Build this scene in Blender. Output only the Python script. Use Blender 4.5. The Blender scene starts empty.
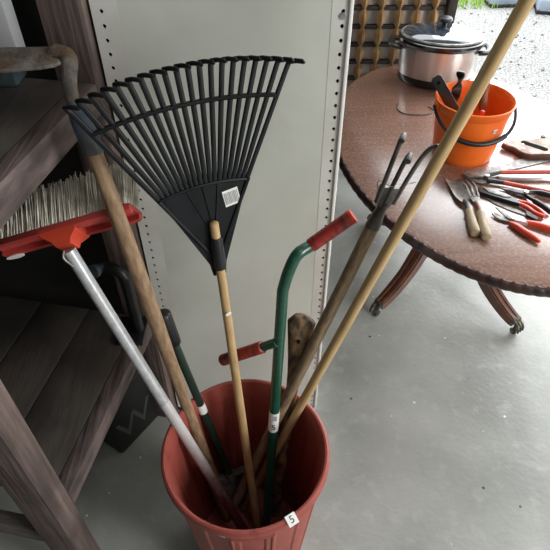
import bpy, bmesh, math, random
from mathutils import Vector, Matrix, Quaternion
random.seed(7)
S = bpy.context.scene
COL = S.collection
PI = math.pi
V = Vector

# ------------------------------------------------------------------ materials
def srgb(r, g, b):
    f = lambda c: (c/255/12.92) if c/255 <= .04045 else ((c/255+.055)/1.055)**2.4
    return (f(r), f(g), f(b), 1)

def mat(name, col, rough=.5, metal=0., col2=None, scale=(8, 8, 8), lo=.4, hi=.65, detail=5., coord='Object',
        bump=0., bscale=None, spec=.5, coat=0., coat_rough=.2, rvar=0., dist=0., spots=None, transmission=0.):
    m = bpy.data.materials.new(name); m.use_nodes = True
    nt = m.node_tree; N = nt.nodes; L = nt.links
    b = N['Principled BSDF']
    b.inputs['Base Color'].default_value = col
    b.inputs['Roughness'].default_value = rough
    b.inputs['Metallic'].default_value = metal
    b.inputs['Specular IOR Level'].default_value = spec
    b.inputs['Coat Weight'].default_value = coat
    b.inputs['Coat Roughness'].default_value = coat_rough
    b.inputs['Transmission Weight'].default_value = transmission
    tc = N.new('ShaderNodeTexCoord')
    mp = N.new('ShaderNodeMapping'); mp.inputs['Scale'].default_value = scale
    L.new(tc.outputs[coord], mp.inputs['Vector'])
    if col2 is not None:
        nz = N.new('ShaderNodeTexNoise'); nz.inputs['Scale'].default_value = 1.; nz.inputs['Detail'].default_value = detail
        nz.inputs['Distortion'].default_value = dist
        L.new(mp.outputs[0], nz.inputs['Vector'])
        rp = N.new('ShaderNodeValToRGB')
        rp.color_ramp.elements[0].position = lo; rp.color_ramp.elements[0].color = col
        rp.color_ramp.elements[1].position = hi; rp.color_ramp.elements[1].color = col2
        L.new(nz.outputs['Fac'], rp.inputs[0])
        out = rp.outputs[0]
        if spots is not None:                      # spots = (colour, scale, lo, hi)
            n2 = N.new('ShaderNodeTexNoise'); n2.inputs['Scale'].default_value = spots[1]; n2.inputs['Detail'].default_value = 6
            L.new(tc.outputs[coord], n2.inputs['Vector'])
            r2 = N.new('ShaderNodeValToRGB'); r2.color_ramp.elements[0].position = spots[2]; r2.color_ramp.elements[1].position = spots[3]
            L.new(n2.outputs['Fac'], r2.inputs[0])
            mx = N.new('ShaderNodeMix'); mx.data_type = 'RGBA'
            L.new(r2.outputs[0], mx.inputs[0]); L.new(out, mx.inputs[6]); mx.inputs[7].default_value = spots[0]
            out = mx.outputs[2]
        L.new(out, b.inputs['Base Color'])
        if rvar:
            mr = N.new('ShaderNodeMapRange'); mr.inputs[3].default_value = rough-rvar; mr.inputs[4].default_value = rough+rvar
            L.new(nz.outputs['Fac'], mr.inputs[0]); L.new(mr.outputs[0], b.inputs['Roughness'])
    if bump:
        nb = N.new('ShaderNodeTexNoise'); nb.inputs['Scale'].default_value = 1.; nb.inputs['Detail'].default_value = 4
        mb = N.new('ShaderNodeMapping'); mb.inputs['Scale'].default_value = bscale or scale
        L.new(tc.outputs[coord], mb.inputs['Vector']); L.new(mb.outputs[0], nb.inputs['Vector'])
        bp = N.new('ShaderNodeBump'); bp.inputs['Strength'].default_value = bump; bp.inputs['Distance'].default_value = .004
        L.new(nb.outputs['Fac'], bp.inputs['Height']); L.new(bp.outputs[0], b.inputs['Normal'])
    return m

def specks(m):                                     # tiny pale paint flecks and dark grit bedded in the concrete
    nt = m.node_tree; N = nt.nodes; L = nt.links; b = N['Principled BSDF']; src = b.inputs['Base Color'].links[0].from_socket
    tc = N.new('ShaderNodeTexCoord')
    for sc, thr, colr, seed in ((17, .030, (.8, .8, .78, 1), 0), (11, .022, (.06, .06, .06, 1), 5)):
        vo = N.new('ShaderNodeTexVoronoi'); vo.inputs['Scale'].default_value = sc
        mp = N.new('ShaderNodeMapping'); mp.inputs['Location'].default_value = (seed, seed, seed); L.new(tc.outputs['Object'], mp.inputs['Vector']); L.new(mp.outputs[0], vo.inputs['Vector'])
        sp = N.new('ShaderNodeSeparateColor'); L.new(vo.outputs['Color'], sp.inputs[0])
        mu = N.new('ShaderNodeMath'); mu.operation = 'MULTIPLY'; L.new(sp.outputs[0], mu.inputs[0]); mu.inputs[1].default_value = thr*2.6
        lt = N.new('ShaderNodeMath'); lt.operation = 'LESS_THAN'; L.new(vo.outputs['Distance'], lt.inputs[0]); L.new(mu.outputs[0], lt.inputs[1])
        mx = N.new('ShaderNodeMix'); mx.data_type = 'RGBA'; L.new(lt.outputs[0], mx.inputs[0]); L.new(src, mx.inputs[6]); mx.inputs[7].default_value = colr; src = mx.outputs[2]
    L.new(src, b.inputs['Base Color'])

M = {}
M['concrete'] = mat('concrete', srgb(146, 148, 143), .42, col2=srgb(178, 180, 174), scale=(3.2, 3.2, 3.2), lo=.34, hi=.68, detail=11,
                    bump=.25, bscale=(60, 60, 60), rvar=.12, spots=(srgb(190, 192, 187), 19., .55, .95))
specks(M['concrete'])
M['gravel'] = mat('gravel', srgb(98, 98, 96), .9, col2=srgb(160, 159, 156), scale=(70, 70, 70), lo=.36, hi=.6, detail=6,
                  bump=1., bscale=(60, 60, 60))
M['wallpaint'] = mat('wallpaint', srgb(126, 127, 124), .7, col2=srgb(112, 113, 110), scale=(3, 3, 3))
M['darkwall'] = mat('darkwall', srgb(30, 28, 27), .8, col2=srgb(44, 40, 38), scale=(3, 3, 3))
M['panel'] = mat('panel', srgb(196, 199, 190), .42, col2=srgb(208, 210, 202), scale=(5, 5, 5), lo=.35, hi=.7, detail=4, rvar=.06,
                 spots=(srgb(184, 180, 170), 3.2, .56, .75))
M['upright'] = mat('upright', srgb(203, 203, 196), .4, col2=srgb(214, 214, 208), scale=(9, 9, 9), spots=(srgb(190, 178, 168), 4., .5, .8))
M['hole_shade'] = mat('hole_shade', srgb(24, 24, 24), .9, spec=.05)  # near-black colour standing in for the shade inside holes
M['rackwood_y'] = mat('rackwood_y', srgb(76, 65, 63), .75, col2=srgb(122, 106, 102), scale=(46, 5, 46), lo=.35, hi=.7, bump=.8, bscale=(120, 8, 120), spots=(srgb(36, 32, 31), 7, .5, .75))
M['rackwood_z'] = mat('rackwood_z', srgb(76, 64, 60), .75, col2=srgb(124, 105, 99), scale=(60, 60, 4), lo=.35, hi=.7, bump=.8, bscale=(140, 140, 8), spots=(srgb(42, 36, 34), 6, .5, .8))
M['rackwood_x'] = mat('rackwood_x', srgb(62, 58, 54), .75, col2=srgb(104, 98, 92), scale=(5, 60, 60), lo=.35, hi=.7, bump=.8, bscale=(8, 140, 140))
M['rackdeck'] = mat('rackdeck', srgb(58, 53, 49), .62, col2=srgb(86, 79, 73), scale=(10, 4, 10), lo=.35, hi=.7, detail=8, bump=.4, bscale=(60, 10, 60), spots=(srgb(44, 40, 38), 5, .5, .75))
M['bin_red'] = mat('bin_red', srgb(144, 66, 56), .5, col2=srgb(162, 82, 71), scale=(14, 14, 6), lo=.3, hi=.75, spots=(srgb(126, 52, 44), 30, .62, .75))
M['white_label'] = mat('white_label', srgb(236, 236, 232), .5)
M['ink'] = mat('ink', srgb(40, 40, 42), .6)
M['ink_grey'] = mat('ink_grey', srgb(160, 160, 160), .6)
M['black_plastic'] = mat('black_plastic', srgb(18, 19, 21), .38, col2=srgb(26, 27, 29), scale=(20, 20, 20))
M['rake_plastic'] = mat('rake_plastic', srgb(17, 18, 20), .45, spec=.22, col2=srgb(26, 28, 31), scale=(25, 25, 25), spots=(srgb(95, 95, 95), 90, .72, .8))
M['handle_wood'] = mat('handle_wood', srgb(168, 136, 92), .55, col2=srgb(198, 168, 122), scale=(9, 3, 1), coord='UV', lo=.3, hi=.7, bump=.15, bscale=(50, 6, 1))
M['pole_wood'] = mat('pole_wood', srgb(176, 145, 98), .5, col2=srgb(204, 174, 126), scale=(9, 2.5, 1), coord='UV', lo=.3, hi=.7)
M['worn_wood'] = mat('worn_wood', srgb(118, 92, 68), .65, col2=srgb(164, 136, 106), scale=(10, 5, 1), coord='UV', lo=.3, hi=.7, bump=.3, bscale=(60, 10, 1))
M['grey_wood'] = mat('grey_wood', srgb(112, 92, 70), .68, col2=srgb(152, 130, 102), scale=(10, 6, 1), coord='UV', lo=.3, hi=.7, bump=.3, bscale=(60, 10, 1))
M['stained_wood'] = mat('stained_wood', srgb(58, 44, 36), .7, col2=srgb(146, 116, 82), scale=(60, 60, 26), lo=.40, hi=.66, detail=8, bump=.3)
M['rust_steel'] = mat('rust_steel', srgb(86, 80, 74), .75, .25, col2=srgb(140, 134, 126), scale=(35, 35, 35), lo=.35, hi=.7, detail=8, bump=.5, bscale=(160, 160, 160), spots=(srgb(104, 84, 58), 14, .45, .62))
M['dark_steel'] = mat('dark_steel', srgb(70, 68, 66), .5, .5, col2=srgb(104, 100, 96), scale=(40, 40, 40), lo=.35, hi=.7)
M['steel'] = mat('steel', srgb(176, 176, 176), .32, .85, col2=srgb(202, 202, 202), scale=(40, 40, 40))
M['dull_steel'] = mat('dull_steel', srgb(112, 110, 107), .5, .6, col2=srgb(150, 148, 144), scale=(50, 50, 50))
M['blue_paint'] = mat('blue_paint', srgb(60, 72, 82), .6, col2=srgb(82, 102, 122), scale=(30, 30, 30), lo=.4, hi=.62, spots=(srgb(74, 70, 66), 26, .46, .6))
M['silver_tube'] = mat('silver_tube', srgb(186, 188, 190), .38, .35, col2=srgb(206, 208, 210), scale=(6, 9, 1), coord='UV')
M['maroon_tube'] = mat('maroon_tube', srgb(92, 40, 44), .4, col2=srgb(150, 116, 116), scale=(6, 16, 1), coord='UV', lo=.5, hi=.75)
M['broom_red'] = mat('broom_red', srgb(178, 62, 56), .5, col2=srgb(194, 78, 70), scale=(16, 16, 16), spots=(srgb(140, 50, 46), 14, .58, .8))
M['broom_orange'] = mat('broom_orange', srgb(206, 72, 48), .45)
M['bristle'] = mat('bristle', srgb(206, 198, 180), .8, col2=srgb(240, 235, 222), scale=(60, 60, 60), lo=.35, hi=.65)
M['green_tube'] = mat('green_tube', srgb(22, 72, 56), .3, col2=srgb(30, 86, 66), scale=(6, 20, 1), coord='UV', coat=.3)
M['dark_green'] = mat('dark_green', srgb(26, 44, 36), .4, col2=srgb(34, 54, 44), scale=(6, 20, 1), coord='UV')
M['red_grip'] = mat('red_grip', srgb(158, 50, 44), .42, col2=srgb(98, 46, 42), scale=(2, 12, 1), coord='UV', lo=.48, hi=.6)
M['table_wood'] = mat('table_wood', srgb(124, 84, 64), .4, col2=srgb(146, 104, 84), scale=(6, 50, 6), lo=.35, hi=.7, detail=9, rvar=.06, coat=1., coat_rough=.23,
                      bump=.05, bscale=(60, 60, 60), spots=(srgb(168, 142, 130), 110, .48, .78))
M['table_wood'].node_tree.nodes['Principled BSDF'].inputs['Coat IOR'].default_value = 2.0
M['mahogany'] = mat('mahogany', srgb(88, 54, 40), .35, col2=srgb(126, 82, 60), scale=(20, 20, 6), lo=.35, hi=.7, coat=.3)
M['dark_mahogany'] = mat('dark_mahogany', srgb(38, 22, 18), .4, col2=srgb(66, 38, 30), scale=(18, 18, 18), lo=.4, hi=.7, coat=.2)
M['brass'] = mat('brass', srgb(66, 64, 58), .4, .7, col2=srgb(128, 122, 108), scale=(60, 60, 60))
M['streaked_steel'] = mat('streaked_steel', srgb(196, 194, 192), .3, .9, col2=srgb(226, 224, 222), scale=(26, 26, .5), lo=.35, hi=.65, rvar=.1)  # pale vertical streaks in the colour imitate reflections on the steel
M['gloss_black'] = mat('gloss_black', srgb(14, 14, 16), .18, coat=.5)
M['lid_glass'] = mat('lid_glass', srgb(56, 66, 76), .05, spec=.9, coat=1., coat_rough=.03)
M['orange'] = mat('orange', srgb(236, 104, 26), .38, col2=srgb(242, 116, 36), scale=(10, 10, 10))
M['red_paint'] = mat('red_paint', srgb(178, 62, 44), .4, col2=srgb(192, 78, 58), scale=(30, 30, 30))
M['red_handle'] = mat('red_handle', srgb(196, 56, 30), .35, col2=srgb(206, 66, 38), scale=(30, 30, 30))
M['ash_wood'] = mat('ash_wood', srgb(148, 130, 102), .6, col2=srgb(172, 154, 126), scale=(8, 4, 1), coord='UV')
M['brown_wood'] = mat('brown_wood', srgb(104, 64, 42), .5, col2=srgb(132, 86, 58), scale=(8, 8, 1), coord='UV')
M['saw_wood'] = mat('saw_wood', srgb(150, 134, 122), .65, col2=srgb(190, 176, 166), scale=(30, 30, 30), spec=.25)
M['saw_edge'] = mat('saw_edge', srgb(66, 40, 30), .5, col2=srgb(90, 56, 42), scale=(30, 30, 30))
M['lattice_wood'] = mat('lattice_wood', srgb(140, 104, 70), .6, col2=srgb(204, 168, 120), scale=(40, 40, 8), lo=.35, hi=.7)
M['lattice_dark'] = mat('lattice_dark', srgb(42, 36, 32), .7, col2=srgb(64, 54, 46), scale=(20, 20, 20))
M['lattice_board'] = mat('lattice_board', srgb(186, 174, 168), .75, col2=srgb(208, 198, 192), scale=(12, 12, 12))
M['grass'] = mat('grass', srgb(120, 160, 60), .8, col2=srgb(170, 200, 90), scale=(20, 20, 20))
M['blue_grey'] = mat('blue_grey', srgb(128, 140, 156), .4, col2=srgb(150, 160, 172), scale=(6, 6, 6))
M['black_box'] = mat('black_box', srgb(22, 22, 24), .5, col2=srgb(30, 30, 32), scale=(10, 10, 10))
M['grey_print'] = mat('grey_print', srgb(74, 74, 77), .6)
M['dark_blue'] = mat('dark_blue', srgb(38, 50, 58), .6, col2=srgb(60, 74, 80), scale=(30, 30, 30))

def fade_mat(m, c0, c1, v0, v1):                   # worn paint: colour changes along the tube's own length
    nt = m.node_tree; N = nt.nodes; L = nt.links; b = N['Principled BSDF']
    tc = N.new('ShaderNodeTexCoord'); sp = N.new('ShaderNodeSeparateXYZ'); L.new(tc.outputs['UV'], sp.inputs[0])
    nz = N.new('ShaderNodeTexNoise'); nz.inputs['Scale'].default_value = 7; L.new(tc.outputs['UV'], nz.inputs['Vector'])
    ad = N.new('ShaderNodeMath'); ad.operation = 'MULTIPLY_ADD'; L.new(nz.outputs['Fac'], ad.inputs[0]); ad.inputs[1].default_value = .8; L.new(sp.outputs['Y'], ad.inputs[2])
    mr = N.new('ShaderNodeMapRange'); mr.inputs[1].default_value = v0+.4; mr.inputs[2].default_value = v1+.4; L.new(ad.outputs[0], mr.inputs[0])
    mx = N.new('ShaderNodeMix'); mx.data_type = 'RGBA'; L.new(mr.outputs[0], mx.inputs[0]); mx.inputs[6].default_value = c0; mx.inputs[7].default_value = c1
    L.new(mx.outputs[2], b.inputs['Base Color'])
fade_mat(M['maroon_tube'], srgb(190, 188, 188), srgb(92, 42, 46), .5, 2.2)

# ------------------------------------------------------------------ mesh builder
def frame_of(n, up=V((0, 0, 1))):
    n = n.normalized()
    if abs(n.dot(up)) > .98: up = V((0, 1, 0))
    a = up.cross(n).normalized(); b = n.cross(a)
    return a, b

def basis(o, x, y, z=None):
    x = V(x).normalized(); y = V(y); y = (y-x*y.dot(x)).normalized()
    zz = x.cross(y)
    m = Matrix.Identity(4)
    for i in range(3):
        m[i][0] = x[i]; m[i][1] = y[i]; m[i][2] = zz[i]; m[i][3] = o[i]
    return m

ROOT = {}
class MB:
    def __init__(s):
        s.bm = bmesh.new(); s.uv = s.bm.loops.layers.uv.new('UVMap')
    def _quadstrip(s, rings, closed=True, us=None, vs=None, cap0=True, cap1=True):
        R = [[s.bm.verts.new(p) for p in r] for r in rings]
        n = len(R[0]); m = n if closed else n-1
        for i in range(len(R)-1):
            for j in range(m):
                k = (j+1) % n
                f = s.bm.faces.new((R[i][j], R[i][k], R[i+1][k], R[i+1][j]))
                if vs:
                    uu = (j/n, (j+1)/n, (j+1)/n, j/n); vv = (vs[i], vs[i], vs[i+1], vs[i+1])
                    for l, a, b in zip(f.loops, uu, vv): l[s.uv].uv = (a, b)
        if cap0 and closed: s.bm.faces.new(list(reversed(R[0])))
        if cap1 and closed: s.bm.faces.new(R[-1])
        return s
    def tube(s, pts, r, n=14, rx=None, caps=True, up=V((0, 0, 1))):
        pts = [V(p) for p in pts]
        rs = r if isinstance(r, (list, tuple)) else [r]*len(pts)
        rxs = rx if isinstance(rx, (list, tuple)) else ([rx]*len(pts) if rx else rs)
        T = []
        for i in range(len(pts)):
            a = pts[max(0, i-1)]; b = pts[min(len(pts)-1, i+1)]
            T.append((b-a).normalized())
        a, b = frame_of(T[0], up)
        rings = []; vs = []; d = 0
        for i, p in enumerate(pts):
            if i:
                q = T[i-1].rotation_difference(T[i]); a = q @ a; b = q @ b
                d += (p-pts[i-1]).length
            rings.append([p+a*math.cos(2*PI*j/n)*rxs[i]+b*math.sin(2*PI*j/n)*rs[i] for j in range(n)]); vs.append(d*6)
        return s._quadstrip(rings, True, vs=vs, cap0=caps, cap1=caps)
    def rod(s, a, b, r, r2=None, n=16, seg=6, rnd=0.):
        a, b = V(a), V(b); r2 = r if r2 is None else r2
        L = (b-a).length; d = (b-a).normalized()
        pts = []; rr = []
        if rnd:
            for t in (0., .3, .7): pts.append(a+d*rnd*r*t); rr.append(r*math.sqrt(max(.08, 1-(1-t)**2)))
        for i in range(seg+1):
            t = i/seg; q = a+(d*(rnd*r))*(1-t)-d*(rnd*r2)*t+(b-a)*t; pts.append(q); rr.append(r+(r2-r)*t)
        if rnd:
            for t in (.7, .3, 0.): pts.append(b-d*rnd*r2*t); rr.append(r2*math.sqrt(max(.08, 1-(1-t)**2)))
        return s.tube(pts, rr, n)
    def lathe(s, prof, n=48, o=(0, 0, 0), sx=1, sy=1, mod=None, closed=False, mtx=None):
        o = V(o); rings = []; vs = []
        for k, (r, z) in enumerate(prof):
            ring = []
            for j in range(n):
                a = 2*PI*j/n; rr = r+(mod(a, z, k) if mod else 0)
                p = V((rr*sx*math.cos(a), rr*sy*math.sin(a), z))
                ring.append((mtx @ p) if mtx else o+p)
            rings.append(ring); vs.append(z)
        if closed: rings.append(rings[0]); vs.append(vs[0])
        c0 = not closed; 
        return s._quadstrip(rings, True, vs=vs, cap0=c0, cap1=c0)
    def box(s, c, size, m=None, bev=0.):
        x, y, z = [q/2 for q in size]; c = V(c)
        vs = [V((a, b, d)) for a in (-x, x) for b in (-y, y) for d in (-z, z)]
        vs = [((m @ (p+c)) if m else p+c) for p in vs]
        b = [s.bm.verts.new(p) for p in vs]
        fs = [s.bm.faces.new([b[i] for i in f]) for f in ((0, 1, 3, 2), (4, 6, 7, 5), (0, 4, 5, 1), (2, 3, 7, 6), (0, 2, 6, 4), (1, 5, 7, 3))]
        if bev:
            es = list({e for f in fs for e in f.edges})
            bmesh.ops.bevel(s.bm, geom=es, offset=bev, segments=2, profile=.5, affect='EDGES')
        return s
    def prism(s, poly, d0, d1, m=None, bev=0.):
        f = lambda p: (m @ V(p)) if m else V(p)
        a = [s.bm.verts.new(f((p[0], p[1], d0))) for p in poly]
        b = [s.bm.verts.new(f((p[0], p[1], d1))) for p in poly]
        n = len(poly); fs = []
        fs.append(s.bm.faces.new(list(reversed(a)))); top = s.bm.faces.new(b); fs.append(top)
        for i in range(n):
            k = (i+1) % n; fs.append(s.bm.faces.new((a[i], a[k], b[k], b[i])))
        if bev:
            es = list(fs[0].edges)+list(top.edges)
            bmesh.ops.bevel(s.bm, geom=es, offset=bev, segments=2, profile=.5, affect='EDGES')
        return s
    def quad(s, a, b, c, d):
        s.bm.faces.new([s.bm.verts.new(V(p)) for p in (a, b, c, d)]); return s
    def build(s, name, m, parent=None, angle=38, smooth=True):
        bmesh.ops.recalc_face_normals(s.bm, faces=s.bm.faces)
        me = bpy.data.meshes.new(name)
        off = ROOT.get(parent.name, V((0, 0, 0))) if parent else V((0, 0, 0))
        if off.length: bmesh.ops.translate(s.bm, verts=s.bm.verts, vec=-off)
        s.bm.to_mesh(me); s.bm.free()
        if smooth:
            me.polygons.foreach_set('use_smooth', [True]*len(me.polygons))
            me.set_sharp_from_angle(angle=math.radians(angle))
        me.materials.append(M[m] if isinstance(m, str) else m)
        o = bpy.data.objects.new(name, me); COL.objects.link(o)
        if parent: o.parent = parent
        ROOT[o.name] = off
        return o

def tag(o, label, cat, group=None, kind=None):
    if label: o['label'] = label
    if cat: o['category'] = cat
    if group: o['group'] = group
    if kind: o['kind'] = kind
    return o
def thing(name, loc, label, cat, group=None):
    o = bpy.data.objects.new(name, None); o.empty_display_size = .05
    COL.objects.link(o); o.location = loc; ROOT[o.name] = V(loc)
    return tag(o, label, cat, group)
def struct(name, mb, m, **k):
    o = mb.build(name, m, None, **k); o['kind'] = 'structure'; return o
def text(name, body, m, mtx, size, parent, depth=.0004):
    cu = bpy.data.curves.new(name, 'FONT'); cu.body = body; cu.size = size; cu.extrude = depth
    cu.align_x = 'CENTER'; cu.align_y = 'CENTER'
    t = bpy.data.objects.new(name+'_tmp', cu); COL.objects.link(t)
    me = bpy.data.meshes.new_from_object(t.evaluated_get(bpy.context.evaluated_depsgraph_get()))
    bpy.data.objects.remove(t); bpy.data.curves.remove(cu)
    me.transform(mtx); me.transform(Matrix.Translation(-ROOT.get(parent.name, V((0, 0, 0)))))
    me.materials.clear(); me.materials.append(M[m]); me.name = name
    o = bpy.data.objects.new(name, me); COL.objects.link(o); o.parent = parent
    ROOT[o.name] = ROOT[parent.name]
    return o
def lerp(a, b, t): return V(a)+(V(b)-V(a))*t
def bez(pts, n=12):                               # Catmull-Rom through points
    P = [V(p) for p in pts]; P = [P[0]*2-P[1]]+P+[P[-1]*2-P[-2]]; out = []
    for i in range(1, len(P)-2):
        for k in range(n):
            t = k/n; a, b, c, d = P[i-1:i+3]
            out.append(.5*((2*b)+(c-a)*t+(2*a-5*b+4*c-d)*t*t+(3*b-a-3*c+d)*t**3))
    out.append(P[-2]); return out

# ------------------------------------------------------------------ setting
struct('floor', MB().box((1.1, .1, -.05), (5.4, 5.3, .1)), 'concrete')
struct('ground', MB().box((3., 8.76, -.08), (16, 12, .1)), 'gravel')
struct('wall_left', MB().box((-1.22, .3, 1.8), (.1, 5.0, 3.6)), 'darkwall')
struct('wall_back', MB().box((-.5, 2.3, 1.8), (1.34, .08, 3.6)), 'darkwall')
struct('wall_right', MB().box((3.6, .1, 1.8), (.1, 5.3, 3.6)), 'wallpaint')
struct('wall_front', MB().box((1.1, -2.5, 1.8), (5.0, .1, 3.6)), 'wallpaint')
struct('ceiling', MB().box((1.1, .1, 3.66), (5.4, 5.3, .1)), 'wallpaint')

# gravel chips lying near the doorway, and beyond
g = MB()
for i in range(500):
    x = random.uniform(.9, 3.2); y = random.uniform(2.9, 5.2); r = random.uniform(.005, .013)
    g.lathe([(r*.5, -.6*r), (r, 0), (r*.55, .55*r)], 6, (x, y, -.03+r*.6), sx=random.uniform(.7, 1.3), sy=random.uniform(.7, 1.2))
tag(g.build('gravel_stones', 'gravel'), 'loose grey stones scattered over the gravel yard', 'gravel', kind='stuff')
g = MB()
for i in range(900):
    x = random.gauss(1.62, .22); y = random.uniform(4.95, 5.9); h = random.uniform(.03, .1); a = random.uniform(0, PI)
    dx, dy = .006*math.cos(a), .006*math.sin(a); lx = random.uniform(-.03, .03)
    g.quad((x-dx, y-dy, -.03), (x+dx, y+dy, -.03), (x+lx+dx*.2, y+dy*.2, h-.03), (x+lx-dx*.2, y-dy*.2, h-.03))
tag(g.build('grass_patch', 'grass', smooth=False), 'patch of bright green grass growing out of the gravel', 'grass', kind='stuff')

def slab(name, x0, y0, w, l, h, rot, label):
    m = Matrix.Translation((x0, y0, -.03)) @ Matrix.Rotation(rot, 4, 'Z')
    t = thing(name, (x0, y0, -.03), label, 'cover', None)
    MB().box((0, 0, h*.5), (w, l, h), m, bev=.03).build('sheet', 'blue_grey', t)
    MB().box((0, 0, .015), (w*1.02, l*1.02, .03), m, bev=.01).build('under_shade', 'black_plastic', t)  # black strip put in as the shadow under the cover
slab('ground_cover', 2.05, 5.25, .46, .5, .12, .1, 'small blue-grey cover on the gravel beside the grass')
slab('ground_cover', 2.55, 5.0, .62, .5, .12, -.25, 'blue-grey cover on the gravel right of the light wooden pole')

# ------------------------------------------------------------------ shop display panel
pan = thing('display_panel', (-.09, 1.0, 0), 'tall white metal display panel with perforated uprights behind the red bin', 'panel')
MB().box((-.087, 1.0065, .93), (.3696, .012, 1.80)).build('panel_sheet', 'panel', pan)
def perforated(x0, x1, hx, y, z0, z1, step=.025, r=.0034, dep=.05, name='upright'):
    b = MB(); bm = b.bm
    n = int((z1-z0)/step)
    for i in range(n):
        a, c = z0+i*step, z0+(i+1)*step; zc = (a+c)/2
        outer = [(x0, a), (hx, a), (x1, a), (x1, zc), (x1, c), (hx, c), (x0, c), (x0, zc)]
        inn = []
        for (ox, oz) in outer:
            d = V((ox-hx, oz-zc)); d.normalize(); inn.append((hx+d.x*r, zc+d.y*r*1.25))
        O = [bm.verts.new((p[0], y, p[1])) for p in outer]
        I = [bm.verts.new((p[0], y, p[1])) for p in inn]
        J = [bm.verts.new((p[0], y+.003, p[1])) for p in inn]
        for k in range(8):
            q = (k+1) % 8
            bm.faces.new((O[k], O[q], I[q], I[k])); bm.faces.new((I[k], I[q], J[q], J[k]))
    bmesh.ops.remove_doubles(bm, verts=bm.verts, dist=1e-5)
    # sides, back, ends
    b.quad((x0, y, z0), (x0, y+dep, z0), (x0, y+dep, z1), (x0, y, z1))
    b.quad((x1, y, z0), (x1, y+dep, z0), (x1, y+dep, z1), (x1, y, z1))
    b.quad((x0, y+dep, z0), (x1, y+dep, z0), (x1, y+dep, z1), (x0, y+dep, z1))
    b.quad((x0, y, z0), (x1, y, z0), (x1, y+dep, z0), (x0, y+dep, z0))
    b.quad((x0, y, z1), (x1, y, z1), (x1, y+dep, z1), (x0, y+dep, z1))
    u = b.build(name, 'upright', pan, smooth=False)
    MB().box(((x0+x1)/2, y+.012, (z0+z1)/2), (x1-x0-.004, .004, z1-z0-.004)).build('dark_backing', 'hole_shade', u)  # dark sheet behind the perforations, shade of the inside put into its colour
perforated(-.318, -.272, -.300, 1.0, .03, 1.83)
perforated(.098, .128, .118, 1.0, .03, 1.83)
MB().box((.1315, 1.02, .93), (.007, .05, 1.8), bev=.002).build('edge_strip', 'white_label', pan)
MB().box((-.092, 1.035, 1.845), (.456, .07, .03), bev=.003).build('top_cap', 'upright', pan)
for x in (-.29, .112):
    MB().box((x, 1.16, .015), (.04, .32, .03), bev=.003).build('foot', 'upright', pan)
MB().rod((.118, .998, 1.26), (.118, 1.003, 1.26), .006, n=12, seg=1).build('screw', 'steel', pan)

# ------------------------------------------------------------------ wooden rack
RO = V((-.422, .498, 0)); yaw = math.radians(-11)
RM = Matrix.Translation(RO) @ Matrix.Rotation(yaw, 4, 'Z')     # local x outwards (to the aisle), local y along the rack
rack = thing('wooden_rack', RO, 'rough dark timber shelving rack along the wall left of the bin', 'shelving')
PW, PD = .076, .052
for i, (lx, ly) in enumerate(((-PW/2, -PD/2), (-PW/2, .51), (-.56, -PD/2), (-.56, .51))):
    MB().box((lx, ly, 1.0), (PW, PD, 2.0), RM, bev=.002).build('post', 'rackwood_z', rack)
def shelf(z, th, y0, y1, n=4):
    d = MB(); w = .56/n
    for i in range(n):
        d.box((-.035-w*(i+.5), (y0+y1)/2, z-.0125), (w-.003, y1-y0, .025), RM, bev=.0015)
    s = d.build('shelf_deck', 'rackdeck', rack)
    MB().box((-.0175, (y0+y1)/2, z-th/2), (.035, y1-y0, th), RM, bev=.002).build('front_board', 'rackwood_y', s)
    MB().box((-.577, (y0+y1)/2, z-th/2), (.03, y1-y0, th), RM, bev=.002).build('back_board', 'rackwood_y', s)
    MB().box((-.295, y0+.02, z-.025-(th-.025)/2), (.52, .03, th-.026), RM).build('bearer', 'rackwood_x', s)
shelf(.50, .052, 0.001, .484)
shelf(1.15, .058, 0.001, .484)
MB().box((-.29, -.026, .33), (.46, .03, .06), RM, bev=.002).build('side_rail', 'rackwood_x', rack)
MB().box((-.29, .51, .33), (.46, .03, .06), RM, bev=.002).build('side_rail', 'rackwood_x', rack)
MB().box((-.61, .24, 1.0), (.015, .62, 2.0), RM).build('back_panel', 'darkwall', rack)
MB().box((-.30, .545, 1.0), (.44, .012, 2.0), RM).build('end_panel', 'darkwall', rack)

# things standing on / under the rack
t = thing('metal_post', (-.51, .975, 1.15), 'upright silver metal post with dark blue foot on the top shelf', 'post')
MB().box((-.517, .985, 1.172), (.10, .06, .044), bev=.006).build('foot', 'dark_blue', t)
MB().box((-.493, .985, 1.444), (.085, .04, .50), bev=.004).build('shaft', 'silver_tube', t)
t = thing('pipe_stand', (-.39, .93, .5), 'black pipe stand with round-ended arm on the lower shelf behind the broom', 'pipe')
MB().tube(bez([(-.352, .925, .5), (-.352, .925, .68), (-.355, .926, .70), (-.366, .930, .715), (-.395, .940, .72), (-.408, .936, .722), (-.415, .918, .727)], 8), .014, 14).build('pipe', 'black_plastic', t)
MB().rod((-.4145, .921, .726), (-.4185, .910, .730), .0165, n=20, seg=1).build('end_cap', 'dark_blue', t)
MB().box((-.37, .925, .506), (.07, .09, .012), bev=.002).build('base', 'black_plastic', t)

A = V((-.448, .885, 0)); B2 = V((-.388, .975, 0)); dx = (B2-A).normalized(); dy = V((-dx.y, dx.x, 0))
bx = thing('black_crate', (-.41, 1.0, 0), 'black box with large pale grey letter on the floor under the rack', 'box')
m = basis(A+dy*0, dx, dy)
w, h = .20, .28
MB().box((w/2-.05, .14, h/2), (w, .28, h), m, bev=.012).build('box_body', 'black_box', bx)
MB().box((w/2-.05, .14, h+.006), (w+.012, .292, .02), m, bev=.006).build('lid', 'black_plastic', bx)
tm = basis(A+dx*.03+V((0, 0, .10))-dy*.0005, dx, V((0, 0, 1)))
text('printed_letter', 'W', 'grey_print', tm, .135, bx)

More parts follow.
